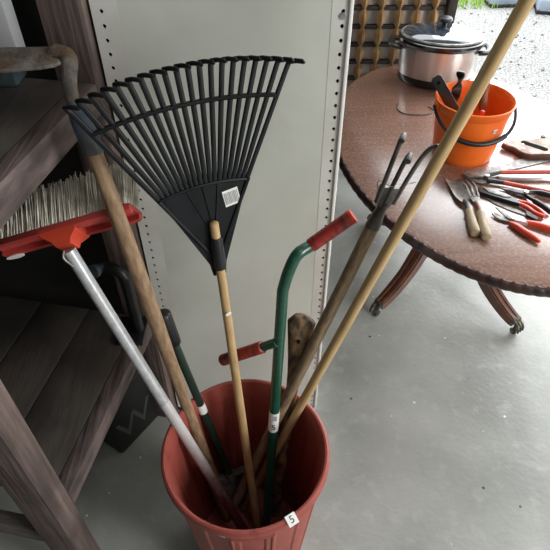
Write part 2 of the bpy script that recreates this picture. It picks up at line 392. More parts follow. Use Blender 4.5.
# ------------------------------------------------------------------ red bin
BC = V((-.0634, .595, 0)); BZ = .507
bn = thing('rubbish_bin', BC, 'red-brown ribbed plastic bin full of long-handled garden tools', 'bin')
def ribs(a, z, k):
    return .0035*(1 if math.sin(a*14) > .55 else 0) if .02 < z < .452 else 0
rz = lambda z: .131+(.170-.131)*z/.5
wall = []
zs = [0, .012, .03]+[.05+.02*i for i in range(21)]+[.462, .472]
for z in zs: wall.append((rz(z)+.001, z))
wall += [(.1715, .478), (.181, .482), (.1825, .49), (.1825, .500), (.180, .5055), (.176, .507), (.172, .5055), (.1695, .500)]
for z in reversed(zs[2:]): wall.append((rz(z)-.004, z))
wall += [(.10, .02), (.004, .02), (.004, 0)]
MB().lathe(wall, 224, BC, mod=ribs).build('bin_wall', 'bin_red', bn, angle=30)
rc = MB()
for sx in (-.055, .015):
    for k in range(8):
        pass
fr = MB()
def on_bin(ang, z, d=.0): 
    r = rz(z)+.004+d; return BC+V((r*math.sin(ang), -r*math.cos(ang), z))
for a0 in (-.14, .36):
    fr.tube([on_bin(a0, z, .001) for z in (.34, .38, .42, .455)], .0035, 8)
for z0 in (.345, .452):
    fr.tube([on_bin(-.14+.5*k/8, z0, .001) for k in range(9)], .0035, 8)
fr.build('handle_recess', 'bin_red', bn)
def sticker(name, mtx, w, h, parent, mark=None, ms=.02, th=.0006, lines=0):
    s = MB().box((0, 0, th/2), (w, h, th), mtx).build(name, 'white_label', parent)
    if mark: text('marking', mark, 'ink', mtx @ Matrix.Translation((0, 0, th)), ms, s)
    if lines:
        q = MB()
        for i in range(lines):
            q.box((w*(-.4+.8*i/(lines-1)), 0, th+.0003), (w*.5/lines*(1 if i % 3 else 1.5), h*.72, .0005), mtx)
        q.build('bar_print', 'ink_grey', s)
    return s
sm = Matrix.Translation((-.035+.068, .595-.1535, .5085)) @ Matrix.Rotation(math.radians(32), 4, 'Z') @ Matrix.Rotation(math.radians(20), 4, 'X')
sticker('price_tag', sm, .022, .022, bn, '5', .02)
for a, z in ((-.27, .465), (-.22, .487)):
    p = on_bin(a, z, .0005 if z < .48 else .0085)
    MB().box((0, 0, 0), (.012, .001, .0035), basis(p, V((math.cos(a), math.sin(a), -.25)), V((math.sin(a), -math.cos(a), 0)))).build('scuff_mark', 'white_label', bn)

# ------------------------------------------------------------------ leaf rake
RB, RT = V((-.05, .618, .05)), V((-.123, .80, 1.235))
ru = (RT-RB).normalized(); p = math.radians(24)
rr = V((math.cos(p), math.sin(p), 0)); rr = (rr-ru*rr.dot(ru)).normalized(); rn = rr.cross(ru)     # rn faces the viewer side
rk = thing('leaf_rake', RB-ru*.028, 'fan-shaped black plastic leaf rake head up with light wooden handle', 'rake')
MB().rod(RB-ru*.028, RB+ru*.957, .0112, .0084, n=18, seg=12, rnd=.5).build('handle', 'handle_wood', rk)
ap = RB+ru*.868-rn*.011
def rp(ang, rad, off=0.): return ap+rr*(math.sin(ang)*rad)+ru*(math.cos(ang)*rad)+rn*off
a0, a1 = math.radians(-30.2), math.radians(26.2)
rm = basis(ap, rr, ru)          # local z = rn
ext = lambda a: (a/math.radians(28))**2
plate_r = lambda a: .158+.010*ext(a)
poly = [(-.016, -.004), (-.012, -.03), (.012, -.03), (.016, -.004)]
for i in range(21):
    a = a1+(a0-a1)*i/20; poly.append((math.sin(a)*plate_r(a), math.cos(a)*plate_r(a)))
head = MB().prism(poly, -.003, .003, rm).build('fan_plate', 'rake_plastic', rk)
q = MB()
q.tube([rp(a1+(a0-a1)*i/24, plate_r(a1+(a0-a1)*i/24), .003) for i in range(25)], .003, 6)
for a in (a0, a1): q.tube([rp(a, .0, .003), rp(a, .17, .003)], .0042, 6)
for a, r0_ in ((-.24, .07), (-.06, .09), (.12, .06)): q.tube([rp(a*.35, r0_, .003), rp(a, plate_r(a), .003)], .0022, 6)
q.build('rib', 'rake_plastic', head)
MB().tube([RB+ru*.858, RB+ru*.864, RB+ru*.918, RB+ru*.925], [.0112, .0124, .0116, .0105], 18).build('socket', 'black_plastic', rk)
NT = 20
ring_r = lambda a: .297+.022*ext(a); tip_r = lambda a: .356+.018*ext(a)
rg = MB()
rg.tube([rp(a1+(a0-a1)*i/40, ring_r(a1+(a0-a1)*i/40), .0) for i in range(41)], .0068, 8, rx=.0038, up=rn)
rg.build('cross_band', 'rake_plastic', rk)
for i in range(NT):
    a = a0+(a1-a0)*i/(NT-1)
    tr = tip_r(a)
    b = MB()
    pts = [rp(a, plate_r(a)-.01), rp(a, .23), rp(a, tr-.014), rp(a, tr-.003, .0005), rp(a, tr, .004), rp(a, tr+.0015, .010)+rr*.007, rp(a, tr+.001, .020)+rr*.015, rp(a, tr-.001, .023)+rr*.017]
    b.tube(pts, [.0044, .0046, .0047, .0047, .0047, .0046, .0044, .0025], 8, rx=[.0036]*7+[.002], up=rr)
    b.build('tine', 'rake_plastic', rk)
lm = basis(rp(math.radians(18), .130, .0034), rr*.985+ru*.14, ru*.985-rr*.14)
sticker('barcode_label', lm, .029, .031, rk, lines=9)
lm = basis(RB+ru*.755+rn*.0118, rr*.97+ru*.2, ru)
MB().prism([(.006*math.cos(k*PI/8), .0035*math.sin(k*PI/8)) for k in range(16)], -.001, .0006, lm).build('sticker', 'white_label', rk)

# ------------------------------------------------------------------ push broom
A = V((-.226, .661, .52)); top = V((-.375, .751, .938)); D = top-A
bot = A-D*1.16
br = thing('push_broom', bot, 'push broom standing upside down with red head, cream bristles and silver handle', 'broom')
mid = A+D*.12
MB().rod(mid, top, .0125, n=20, seg=10).build('handle', 'silver_tube', br)
MB().rod(mid, bot, .0126, n=20, seg=8, rnd=.3).build('lower_handle', 'maroon_tube', br)['label'] = 'maroon painted lower end of the silver handle'
d = D.normalized(); e = V((.249, .0, .082)).normalized(); f = V((0, -1, 0))
bd = V((-.04, .88, .46)); bd = (bd-e*bd.dot(e)).normalized()       # the way the bristles point
so = top+d*.022
hc = so+bd*.004+V((0, .012, -.006))
hm = basis(hc, e, bd)             # local x along head, y = bristle direction, z = e x bd (up and toward the viewer)
zn = e.cross(bd)
HL = .145
prof = [(-.021, .0), (-.025, .004), (-.025, .015), (-.022, .018), (.022, .018), (.025, .015), (.025, .004), (.021, .0), (.012, .0), (.010, .010), (-.010, .010), (-.012, .0)]
b = MB()
rings = []
for xx, sc in ((-HL, .9), (-HL+.006, 1), (HL-.006, 1), (HL, .9)):
    rings.append([hm @ V((xx, .012+(y-.012)*sc, z*sc)) for z, y in prof])
b._quadstrip(rings, True)
blk = b.build('head_block', 'broom_red', br)
b = MB()
r4 = []
for hgt, w, l, off in ((.008, .038, .0256, 0), (-.003, .035, .022, 0), (-.012, .020, .016, -.003), (-.020, .0155, .0145, -.006)):
    r4.append([hc+e*(sx*w)+bd*hgt+zn*(sy*l+off) for sx, sy in ((-1, -1), (1, -1), (1, 1), (-1, 1))])
b._quadstrip(r4, True); b.build('handle_socket', 'broom_orange', blk)
MB().tube(bez([so-d*.012-V((0, .014, 0)), so-d*.026-V((.006, .018, 0)), so-d*.045-V((-.002, .018, 0))], 5), .0022, 6).build('wire_tie', 'dull_steel', br)
MB().prism([(.020*math.cos(k*PI/8), .007*math.sin(k*PI/8)) for k in range(16)], -.001, .001, basis(hc-e*.125-bd*.0012-zn*.022, e, zn)).build('paper_label', 'white_label', blk)
b = MB()
for ix in range(42):
    for iz in range(6):
        x0 = -HL+.008+(2*HL-.016)*ix/41+random.uniform(-.001, .001); z0 = -.022+.044*iz/5
        for q in range(8):
            sx = x0+random.uniform(-.0022, .0022); sz = z0+random.uniform(-.003, .003); L = .080+random.uniform(-.011, .006)
            ex = sx+random.uniform(-.005, .005); ez = sz*1.2+random.uniform(-.006, .006)
            a = hm @ V((sx, .017, sz)); c = hm @ V((ex, .017+L, ez)); m2 = (a+c)/2+e*random.uniform(-.0015, .0015)
            b.tube([a, m2, c], [.0012, .0011, .0007], 4)
b.build('bristles', 'bristle', br)['kind'] = 'stuff'

# ------------------------------------------------------------------ hoe
A = V((-.205, .70, .53)); top = V((-.291, .772, 1.140)); D = top-A; bot = A-D*.80
ho = thing('garden_hoe', bot, 'old hoe head-up with thick worn wooden handle and blue ferrule', 'hoe')
MB().tube([lerp(bot, top, k/12) for k in range(13)], [.0143+.0013*math.sin(k*.9) for k in range(13)], 18).build('handle', 'worn_wood', ho)
d = D.normalized(); ft = V((-.316, .806, 1.196)); fd_ = (ft-top).normalized()
MB().tube([top-d*.010, top, lerp(top, ft, .6), ft], [.0178, .0178, .0160, .0115], 18).build('ferrule', 'blue_paint', ho)
nk = bez([ft-fd_*.006, V((-.321, .822, 1.210)), V((-.323, .838, 1.226)), V((-.323, .854, 1.239)), V((-.331, .868, 1.247)), V((-.352, .876, 1.250))], 7)
MB().tube(nk, [.0100-.002*k/(len(nk)-1) for k in range(len(nk))], 12, rx=[.0105+.004*k/(len(nk)-1) for k in range(len(nk))]).build('neck', 'rust_steel', ho)
bm_ = basis(V((-.333, .868, 1.247)), V((-1, -.03, -.02)), V((0, -1, -.12)))   # x: outwards left, y: toward viewer
poly = [(.0, -.016), (-.004, -.008), (.008, .000), (.018, .006), (.022, .010), (.014, .014), (.004, .018), (.0, .026), (.008, .034), (.03, .040), (.10, .046), (.19, .048), (.19, -.022), (.10, -.022), (.03, -.020)]
MB().prism(poly, -.003, .003, bm_, bev=.0012).build('blade', 'rust_steel', ho)

# ------------------------------------------------------------------ long-handled edging tool with black grip
A = V((-.185, .725, .53)); top = V((-.232, .754, .768)); D = top-A; low = A-D*1.4
ed = thing('edging_tool', V((-.11, .68, .03)), 'dark green tubular garden tool with black rubber grip by the panel edge', 'garden tool')
d = D.normalized()
MB().rod(low, top-d*.02, .0095, n=16, seg=6).build('tube_handle', 'dark_green', ed)
MB().rod(top-d*.095, top, .0155, .0180, n=18, seg=5, rnd=.5).build('grip', 'black_plastic', ed)
q = A-d*.062
lm = MB().tube([q-d*.013, q+d*.015], .0108, 16).build('price_band', 'white_label', ed)
MB().tube([low+d*.012, low-d*.004, low-d*.02], [.0115, .0125, .010], 12).build('collar', 'dull_steel', ed)
hx = V((.93, .32, .12)).normalized()
em = basis(low-d*.012, hx, -d)
MB().prism([(-.052, -.006), (.05, -.006), (.052, .010), (.046, .06), (.03, .10), (.0, .125), (-.03, .10), (-.046, .06), (-.054, .010)], -.0018, .0018, em).build('blade', 'dull_steel', ed)
MB().box((0, -.004, .008), (.105, .006, .022), em, bev=.001).build('tread', 'dull_steel', ed)

# ------------------------------------------------------------------ green tubular tool with red grips
B0 = V((-.018, .63, .166)); C0 = V((.015, .736, .849)); dt = (C0-B0).normalized()
wc = thing('weed_slasher', B0-dt*.13, 'green tubular steel tool with bent top and red side handle', 'garden tool')
end = V((.141, .790, .986))
g0 = V((.066, .774, .928))
path = [B0-dt*.13, B0, lerp(B0, C0, .5), C0-dt*.03]+bez([C0, C0+dt*.042+V((.008, .0, .0)), C0+V((.026, .018, .075)), g0], 6)
path.append(end-(end-g0).normalized()*.01)
MB().tube(path, .0115, 20).build('tube_frame', 'green_tube', wc)
gd = (end-g0).normalized()
MB().rod(g0-gd*.002, end, .0136, .0138, n=20, seg=6, rnd=.25).build('grip', 'red_grip', wc)
MB().tube([end-gd*.006, end-gd*.001, end+gd*.001], [.0145, .0145, .013], 20).build('grip_rim', 'red_handle', wc)
J = V((.004, .712, .722)); K = V((-.1185, .755, .605)); kd = (K-J).normalized()
MB().rod(J, K+kd*-.02, .0100, n=18, seg=4).build('side_arm', 'green_tube', wc)
MB().rod(J+kd*.040, K, .0135, n=20, seg=6, rnd=.25).build('side_grip', 'red_grip', wc)
q = lerp(B0, C0, .46)
tb = MB().tube([q-dt*.030, q+dt*.032], .0122, 20).build('label_band', 'white_label', wc)
fd = V((0, -1, 0)); fd = (fd-dt*fd.dot(dt)).normalized(); sd = dt.cross(fd)
sx = V((1, 0, 0))
text('marking', '5', 'ink', basis(q-dt*.012+fd*.0123, sx, dt), .022, tb)
qb = MB()
for i in range(7): qb.box((0, .012+.0022*i, 0), (.014, .001 if i % 2 else .0015, .0006), basis(q+fd*.0122, sx, dt))
qb.build('bar_print', 'ink_grey', tb)

# ------------------------------------------------------------------ three-tined cultivator
hb = V((-.125, .643, .06)); ht = V((.176, .763, .994)); cd = (ht-hb).normalized()
bot = hb-cd*.035
cu = thing('garden_cultivator', bot, 'three-tined steel cultivator tines-up with weathered wooden handle', 'cultivator')
MB().rod(bot, ht, .0120, .0128, n=18, seg=12, rnd=.4).build('handle', 'grey_wood', cu)
MB().tube([ht-cd*.012, ht-cd*.002, ht+cd*.026, ht+cd*.040], [.0132, .0132, .0090, .0095], 18).build('socket', 'dark_steel', cu)
hd = ht+cd*.034
side = V((.90, .30, -.22)); side = (side-cd*side.dot(cd)).normalized(); nn = V((-.2, -.8, .62)); nn = (nn-cd*nn.dot(cd)).normalized()
cm = basis(hd, side, cd)
MB().prism([(-.008, -.003), (.008, -.003), (.020, .016), (.022, .038), (-.022, .038), (-.020, .016)], -.007, .006, cm, bev=.002).build('head_block', 'dark_steel', cu)
for (o, L, hk) in ((-.017, .128, (.002, .012)), (.0, .098, (.004, .014)), (.019, .118, (.018, .010))):
    s0 = hd+side*o+cd*.008+nn*.006
    pts = bez([s0, s0+cd*.04+side*(o*.15), s0+cd*L*.72+side*(o*.45), s0+cd*(L-.010)+side*(o*.6+hk[0]*.3)+nn*.002, s0+cd*L+side*(o*.6+hk[0])+nn*hk[1], s0+cd*(L-.006)+side*(o*.6+hk[0]*1.6)+nn*(hk[1]*2.4)], 6)
    k_ = len(pts)
    MB().tube(pts, [.0040]*(k_-6)+[.0041, .0044, .0048, .0052, .0054, .0050], 10).build('tine', 'dark_steel', cu)
w = MB().tube(bez([hd+side*-.018+cd*.022, hd+side*-.032+cd*.040, hd+side*-.028+cd*.048, hd+cd*.043+nn*.014, hd+side*.026+cd*.046, hd+side*.042+cd*.052], 5), .0009, 6).build('wire', 'dull_steel', cu)

# ------------------------------------------------------------------ long light pole
p0, p1 = V((-.085, .667, .05)), V((.320, .754, 1.348)); pd = (p1-p0).normalized()
pl = thing('wooden_pole', p0-pd*.02, 'long plain light wooden pole leaning out of the bin past the table', 'pole')
MB().rod(p0-pd*.02, p1+pd*.55, .0104, n=18, seg=14, rnd=.4).build('shaft', 'pole_wood', pl)

# ------------------------------------------------------------------ stained axe handle
a_b, a_t = V((.000, .659, .056)), V((.0555, .753, .737)); ad = (a_t-a_b).normalized()
ah = thing('axe_handle', a_b-ad*.03, 'mottled brown axe handle with swollen end standing behind the cultivator', 'axe handle')
n = 14; pts = []; r1 = []; r2 = []
for k in range(n+1):
    t_ = k/n; pts.append(lerp(a_b-ad*.03, a_t, t_))
    sw = max(0, (t_-.74)/.26); r1.append(.0115+.0065*sw); r2.append(.0160-.003*math.sin(t_*PI)+.014*sw**1.4)
pts.append(a_t+ad*.012+V((.004, 0, 0))); r1.append(.012); r2.append(.022)
pts.append(a_t+ad*.018+V((.006, 0, 0))); r1.append(.004); r2.append(.010)
MB().tube(pts, r1, 18, rx=r2, up=V((0, 1, 0))).build('shaft', 'stained_wood', ah)
MB().rod(a_t-ad*.035+V((-.004, -.022, 0)), a_t-ad*.035+V((-.004, -.004, 0)), .0035, n=10, seg=1).build('hang_hole', 'hole_shade', ah)  # near-black plug on the wood, stands for the shade in a hole

# ------------------------------------------------------------------ oval pedestal table
TC = V((.672, 1.674, 0)); TR = Matrix.Translation(TC) @ Matrix.Rotation(math.atan2(.988, -.154), 4, 'Z')   # local x = long axis
TA, TB, TZ = .697, .46, .60
tb_ = thing('pedestal_table', TC, 'oval mahogany pedestal table with carved edge and splayed legs', 'table')
def oval(a, b, z, n=160): return [TR @ V((a*math.cos(2*PI*k/n), b*math.sin(2*PI*k/n), z)) for k in range(n)]
b = MB(); b._quadstrip([oval(TA-.012, TB-.012, TZ-.03), oval(TA-.008, TB-.008, TZ-.02), oval(TA-.008, TB-.008, TZ-.003), oval(TA-.012, TB-.012, TZ)], True)
b.build('table_top', 'table_wood', tb_)
b = MB(); N_, K_ = 1040, 12; rings = []
cnt = 104
for k in range(N_+1):
    a = 2*PI*(k % N_)/N_; c = V((TA*math.cos(a), TB*math.sin(a), 0)); nrm = V((math.cos(a)/TA, math.sin(a)/TB, 0)).normalized()
    ring = []
    for j in range(K_):
        ph = 2*PI*j/K_; bump = abs(math.sin(cnt*a/2+ph*.5)); rad = .0140+.0016*bump
        if math.cos(ph) < -.3: rad = .012
        ring.append(TR @ (c-nrm*.011+nrm*rad*math.cos(ph)+V((0, 0, TZ-.0185+rad*1.12*math.sin(ph)))))
    rings.append(ring)
b._quadstrip(rings, True, cap0=False, cap1=False); bmesh.ops.remove_doubles(b.bm, verts=b.bm.verts, dist=1e-6)
b.build('carved_edge', 'dark_mahogany', tb_, angle=60)
b = MB(); b._quadstrip([oval(.36, .22, TZ-.06), oval(.36, .22, TZ-.0301)], True); b.build('top_block', 'mahogany', tb_)
col_ = [(.03, .20), (.075, .21), (.085, .25), (.085, .345), (.07, .36), (.05, .365), (.046, .375), (.060, .39), (.068, .41), (.060, .435), (.042, .455), (.034, .48), (.036, .51), (.06, .53), (.065, .541)]
MB().lathe(col_, 40, TC).build('column', 'mahogany', tb_)
for ang, R in ((220.7, .388), (304.7, .423), (40.7, .40), (124.7, .41)):
    a = math.radians(ang); u = V((math.cos(a), math.sin(a), 0)); v = V((-u.y, u.x, 0)); s = R/.43
    prof = [(.06, .335, .032), (.11, .30, .034), (.155, .235, .034), (.20, .175, .032), (.25, .125, .030), (.31, .088, .028), (.36, .066, .025), (.395*1.0, .055, .022)]
    pts = bez([TC+u*(r*s)+V((0, 0, z)) for r, z, w in prof], 5)
    b = MB(); rings = []
    for i, p_ in enumerate(pts):
        q = pts[min(i+1, len(pts)-1)]-pts[max(i-1, 0)]; q.normalize(); up = v.cross(q)
        if up.z < 0: up = -up
        tt = i/(len(pts)-1); hw = .029-.009*tt; hh = .031-.012*tt
        sec = [(-1, -1), (1, -1), (1, .75), (.78, .75), (.72, 1), (.28, 1), (.2, .82), (-.2, .82), (-.28, 1), (-.72, 1), (-.78, .75), (-1, .75)]
        rings.append([p_+v*(x*hw)+up*(y*hh) for x, y in sec])
    b._quadstrip(rings, True); leg = b.build('leg', 'mahogany', tb_)
    e_ = pts[-1]; cp = MB()
    dd = (pts[-1]-pts[-2]).normalized()
    up = v.cross(dd); up = up if up.z > 0 else -up
    cp.box((0, 0, 0), (.016, .040, .036), basis(e_, dd, v), bev=.003)
    for k in (-1, 0, 1): cp.tube([e_+v*(k*.012)+up*.012, e_+dd*.022+v*(k*.013)+up*.008, e_+dd*.034+v*(k*.014)-V((0, 0, .008)), e_+dd*.036+v*(k*.014)-V((0, 0, .02))], [.005, .0055, .0045, .003], 8)
    cast = cp.build('caster_claw', 'brass', leg)
    wz = V((e_.x, e_.y, .014))+u*.012
    MB().rod(wz-v*.009, wz+v*.009, .014, n=20, seg=1).build('wheel', 'brass', cast)
    MB().rod(wz+V((0, 0, .006)), e_+u*.006, .006, n=8, seg=1).build('fork', 'brass', cast)

# ------------------------------------------------------------------ slow cooker
CC = V((.654, 2.20, TZ)); CM = Matrix.Translation(CC) @ Matrix.Rotation(math.radians(-12), 4, 'Z') @ Matrix.Diagonal((.95, .95, 1, 1))
ck = thing('slow_cooker', CC, 'oval stainless slow cooker with black rim and glass lid', 'slow cooker')
def ell(prof, n=72): 
    b = MB(); b._quadstrip([[CM @ V((a*math.cos(2*PI*k/n), (a-.045)*math.sin(2*PI*k/n), z)) for k in range(n)] for a, z in prof], True); return b
ell([(.130, 0), (.150, .002), (.156, .012), (.158, .036)]).build('base', 'gloss_black', ck)
ell([(.157, .0361), (.158, .040), (.162, .150), (.160, .152)]).build('body', 'streaked_steel', ck)
ell([(.160, .1521), (.172, .156), (.178, .166), (.176, .176), (.166, .180), (.160, .178)]).build('rim', 'gloss_black', ck)
ell([(.164, .1785), (.169, .184), (.166, .188), (.160, .1885)]).build('lid_ring', 'dull_steel', ck)
ell([(.1598, .187), (.145, .197), (.115, .207), (.075, .2135), (.047, .2155)]).build('lid_glass', 'lid_glass', ck)
MB().lathe([(.010, .2135), (.010, .226), (.013, .230), (.026, .234), (.030, .240), (.026, .247), (.010, .2495)], 28, mtx=CM).build('lid_knob', 'black_plastic', ck)
for sx in (-1, 1):
    b = MB(); b.tube(bez([CM @ V((sx*.155, -.045, .138)), CM @ V((sx*.190, -.040, .142)), CM @ V((sx*.200, 0, .143)), CM @ V((sx*.190, .040, .142)), CM @ V((sx*.155, .045, .138))], 6), .009, 10, rx=.014)
    b.build('side_handle', 'black_plastic', ck)

# ------------------------------------------------------------------ orange bucket
BK = V((.634, 1.638, TZ))
bk = thing('orange_bucket', BK, 'orange plastic bucket with black carrying handle on the table', 'bucket')
pr_ = [(.0, 0), (.094, 0), (.0975, .004), (.100, .02), (.1165, .168), (.1185, .170), (.1215, .186), (.124, .190), (.1245, .196), (.121, .198), (.1175, .194), (.114, .168), (.098, .02), (.09, .008), (.001, .008)]
MB().lathe(pr_[1:], 64, BK).build('bucket_wall', 'orange', bk)
for sx in (-1, 1): MB().box((sx*.121, 0, .172), (.012, .03, .03), Matrix.Translation(BK) @ Matrix.Rotation(.10, 4, 'Z'), bev=.003).build('handle_lug', 'orange', bk)
hp = []
for k in range(25):
    a = PI*k/24; lx = -.131*math.cos(a); s_ = math.sin(a)
    hp.append(BK+Matrix.Rotation(.10, 3, 'Z') @ V((lx, -.122*s_**.8-.004*0, .176-.075*s_**.9)))
MB().tube(hp, .0042, 10, rx=.0052).build('carry_handle', 'black_plastic', bk)
gp = hp[7:18]
MB().tube(gp, .0078, 12).build('handle_grip', 'black_plastic', bk)
a = .42; r_ = .112; sm = basis(BK+V((r_*math.sin(a)+.0015, -r_*math.cos(a)-.0015, .135)), V((math.cos(a), math.sin(a), 0)), V((.05, -.11, 1)))
sticker('price_label', sm, .016, .014, bk, lines=4)
# tools standing in the bucket
t = thing('flat_bar', BK+V((-.02, -.04, .01)), 'flat dark steel bar with hole leaning over the bucket rim', 'bar')
q0, q1 = BK+V((.005, -.055, .02)), BK+V((-.128, .045, .245)); dd = (q1-q0).normalized()
fm = basis(q1, V((.62, -.15, .55)), dd)
b = MB()
W2 = .017; holes = [(.006*math.cos(k*PI/6), -.022+.006*math.sin(k*PI/6)) for k in range(12)]
L0 = (q1-q0).length
b.prism([(-W2, -L0), (W2, -L0), (W2, -.006), (W2-.006, 0), (-W2+.006, 0), (-W2, -.006)], -.002, .002, fm, bev=.0008); b.build('blade', 'dark_steel', t)
MB().prism(holes, -.0026, .0026, fm).build('hole', 'hole_shade', t); t.children[0].data.materials[0] = M['black_plastic']  # near-black disc set in the bar, stands for the hole's shade
t = thing('twist_bit', BK+V((.0, .02, .01)), 'black twisted steel auger bit standing in the orange bucket', 'drill bit')
q0, q1 = BK+V((-.066, .004, .02)), BK+V((-.050, .045, .262)); b = MB(); rings = []
for k in range(61):
    p_ = lerp(q0, q1, k/60); tw = k/60*3.7*PI+.5
    c_, s_ = math.cos(tw), math.sin(tw)
    w_ = .0145 if k < 59 else .0145-.002*(k-58)
    rings.append([p_+V((c_*x-s_*y, s_*x+c_*y, 0)) for x, y in ((-w_, -.004), (w_, -.004), (w_, .004), (-w_, .004))])
b._quadstrip(rings, True); b.build('spiral', 'black_plastic', t)
t = thing('wood_chisel', BK+V((.05, .03, .01)), 'brown wooden-handled chisel standing upright in the orange bucket', 'chisel')
q0, q1 = BK+V((.048, .000, .02)), BK+V((.032, .040, .250)); dd = (q1-q0).normalized()
MB().rod(q0, q0+dd*.15, .006, .008, n=12, seg=2).build('blade', 'dark_steel', t)
MB().tube([q0+dd*.13, q0+dd*.145, q0+dd*.165, q0+dd*.17, q0+dd*.21, q1], [.012, .013, .013, .010, .0125, .010], 14).build('handle', 'brown_wood', t)
for i, (x, y, h, lb) in enumerate(((-.022, -.050, .176, 'short red-tipped tool in the bucket beside the flat bar'), (.012, -.05, .180, 'short red-tipped tool in the bucket nearest the chisel'))):
    t = thing('small_tool', BK+V((x, y, .01)), lb, 'hand tool')
    MB().rod(BK+V((x*.8, y*.8, .012)), BK+V((x, y, h-.04)), .004, n=10, seg=2).build('shank', 'dark_steel', t)
    MB().rod(BK+V((x, y, h-.045)), BK+V((x*1.05, y*1.02, h)), .008, n=12, seg=3, rnd=.6).build('grip', 'red_handle', t)

# ------------------------------------------------------------------ tools lying on the table
Z0 = TZ+.001
def P(x, y, z=0.): return V((x, y, Z0+z))
def flat(poly, z0, z1, bev=.0): return MB().prism(poly, Z0+z0, Z0+z1, None, bev)
def handle_turned(a, b, r, prof):
    a, b = V(a), V(b); return MB().tube([lerp(a, b, t) for t, k in prof], [r*k for t, k in prof], 18)
HP = [(0, .55), (.03, .85), (.10, .9), (.2, .78), (.45, 1.0), (.75, 1.1), (.92, 1.12), (.98, .95), (1, .55)]
# trowel
t = thing('hand_trowel', P(.565, 1.33), 'hand trowel with steel blade and pale wooden handle beside the hand fork', 'trowel')
b = MB(); rings = []
ax0, ax1 = V((.560, 1.462, 0)), V((.568, 1.325, 0)); sx = V((1, .05, 0)).normalized()
for k in range(11):
    t_ = k/10; c = lerp(ax0, ax1, t_); hw = .0235*(1-.06*t_) if t_ < .72 else .022*(1-((t_-.72)/.28)**2*.72)
    if t_ < .1: hw = .021+.02*t_
    ring = []
    for j in range(9):
        u_ = -1+2*j/8; ring.append(P(c.x+sx.x*u_*hw, c.y+sx.y*u_*hw, .004+.008*u_*u_+.006*t_))
    rings.append(ring+[q+V((0, 0, -.0018)) for q in reversed(ring)])
b._quadstrip(rings, True); b.build('blade', 'dull_steel', t)
MB().tube([P(.570, 1.345, .012), P(.569, 1.32, .016), P(.567, 1.30, .017), P(.565, 1.272, .0165)], [.006, .008, .008, .0075], 12).build('tang', 'dark_steel', t)
handle_turned(P(.566, 1.290, .017), P(.559, 1.183, .0165), .0135, HP).build('handle', 'ash_wood', t)
# hand fork
t = thing('hand_fork', P(.598, 1.3), 'hand fork with steel tines and pale wooden handle beside the trowel', 'hand fork')
b = MB(); b.prism([(.592, 1.375), (.622, 1.372), (.622, 1.366), (.606, 1.325), (.598, 1.325), (.590, 1.367)], Z0+.006, Z0+.010, None, .001); b.build('fork_plate', 'dull_steel', t)
for k, (xa, xb, yb) in enumerate(((.5935, .588, 1.462), (.606, .6045, 1.465), (.619, .621, 1.458))):
    MB().tube([P(xa, 1.368, .0085), P((xa+xb)/2, 1.415, .014), P(xb, yb-.015, .008), P(xb, yb, .004)], [.0035, .0035, .003, .0012], 8, rx=[.0045, .0045, .004, .002]).build('tine', 'dull_steel', t)
MB().tube([P(.602, 1.338, .009), P(.600, 1.31, .014), P(.598, 1.27, .0155)], [.006, .0075, .0075], 12).build('tang', 'brown_wood', t)
handle_turned(P(.598, 1.283, .016), P(.586, 1.166, .0160), .0135, HP).build('handle', 'ash_wood', t)
# loppers
t = thing('bypass_lopper', P(.70, 1.46), 'long-handled loppers with red tubular handles lying near the bucket', 'loppers')
flat([(.600, 1.486), (.612, 1.470), (.640, 1.474), (.672, 1.470), (.690, 1.478), (.688, 1.492), (.664, 1.500), (.640, 1.506), (.612, 1.502)], .008, .012, .001).build('cutting_blade', 'dull_steel', t)
flat([(.604, 1.468), (.622, 1.452), (.650, 1.440), (.676, 1.444), (.684, 1.466), (.664, 1.474), (.652, 1.458), (.630, 1.462)], .003, .0075, .001).build('hook_blade', 'dark_steel', t)
MB().rod(P(.672, 1.472, .001), P(.672, 1.472, .018), .008, n=12, seg=1).build('pivot_bolt', 'steel', t)
for (a_, b_, c_) in (((.676, 1.482), (.722, 1.498), (.98, 1.502)), ((.670, 1.452), (.716, 1.440), (.93, 1.352))):
    MB().tube([P(*a_, .010), P(*lerp((*a_, 0), (*b_, 0), .5)[:2], .0105), P(*b_, .0105)], [.007, .0075, .0065], 10, rx=[.010, .008, .007]).build('joint_arm', 'black_plastic', t)
    MB().rod(P(*b_, .0105), P(*c_, .0105), .0072, n=14, seg=3).build('handle', 'red_paint', t)
# silver rod
t = thing('steel_rod', P(.79, 1.467), 'plain silver metal rod lying between the red lopper handles', 'rod')
MB().rod(P(.704, 1.466, .008), P(.97, 1.462, .008), .0078, n=16, seg=2, rnd=.2).build('bar', 'steel', t)
# grass shears
t = thing('grass_shears', P(.70, 1.35), 'grass shears with broad grey-topped black blade and red handle end', 'shears')
flat([(.622, 1.404), (.634, 1.412), (.668, 1.404), (.700, 1.378), (.725, 1.352), (.735, 1.328), (.726, 1.322), (.690, 1.346), (.650, 1.370), (.624, 1.386)], .003, .016, .003).build('housing', 'black_plastic', t)
flat([(.640, 1.402), (.666, 1.396), (.696, 1.374), (.712, 1.356), (.690, 1.356), (.652, 1.378)], .016, .0185, .001).build('top_plate', 'dull_steel', t)
MB().tube(bez([P(.728, 1.332, .010), P(.748, 1.312, .010), P(.760, 1.288, .010), P(.782, 1.268, .010)], 5), .0065, 10).build('handle', 'red_handle', t)
MB().tube(bez([P(.728, 1.340, .012), P(.756, 1.330, .012), P(.778, 1.300, .011), P(.788, 1.272, .010)], 5), .005, 10).build('trigger', 'red_handle', t)
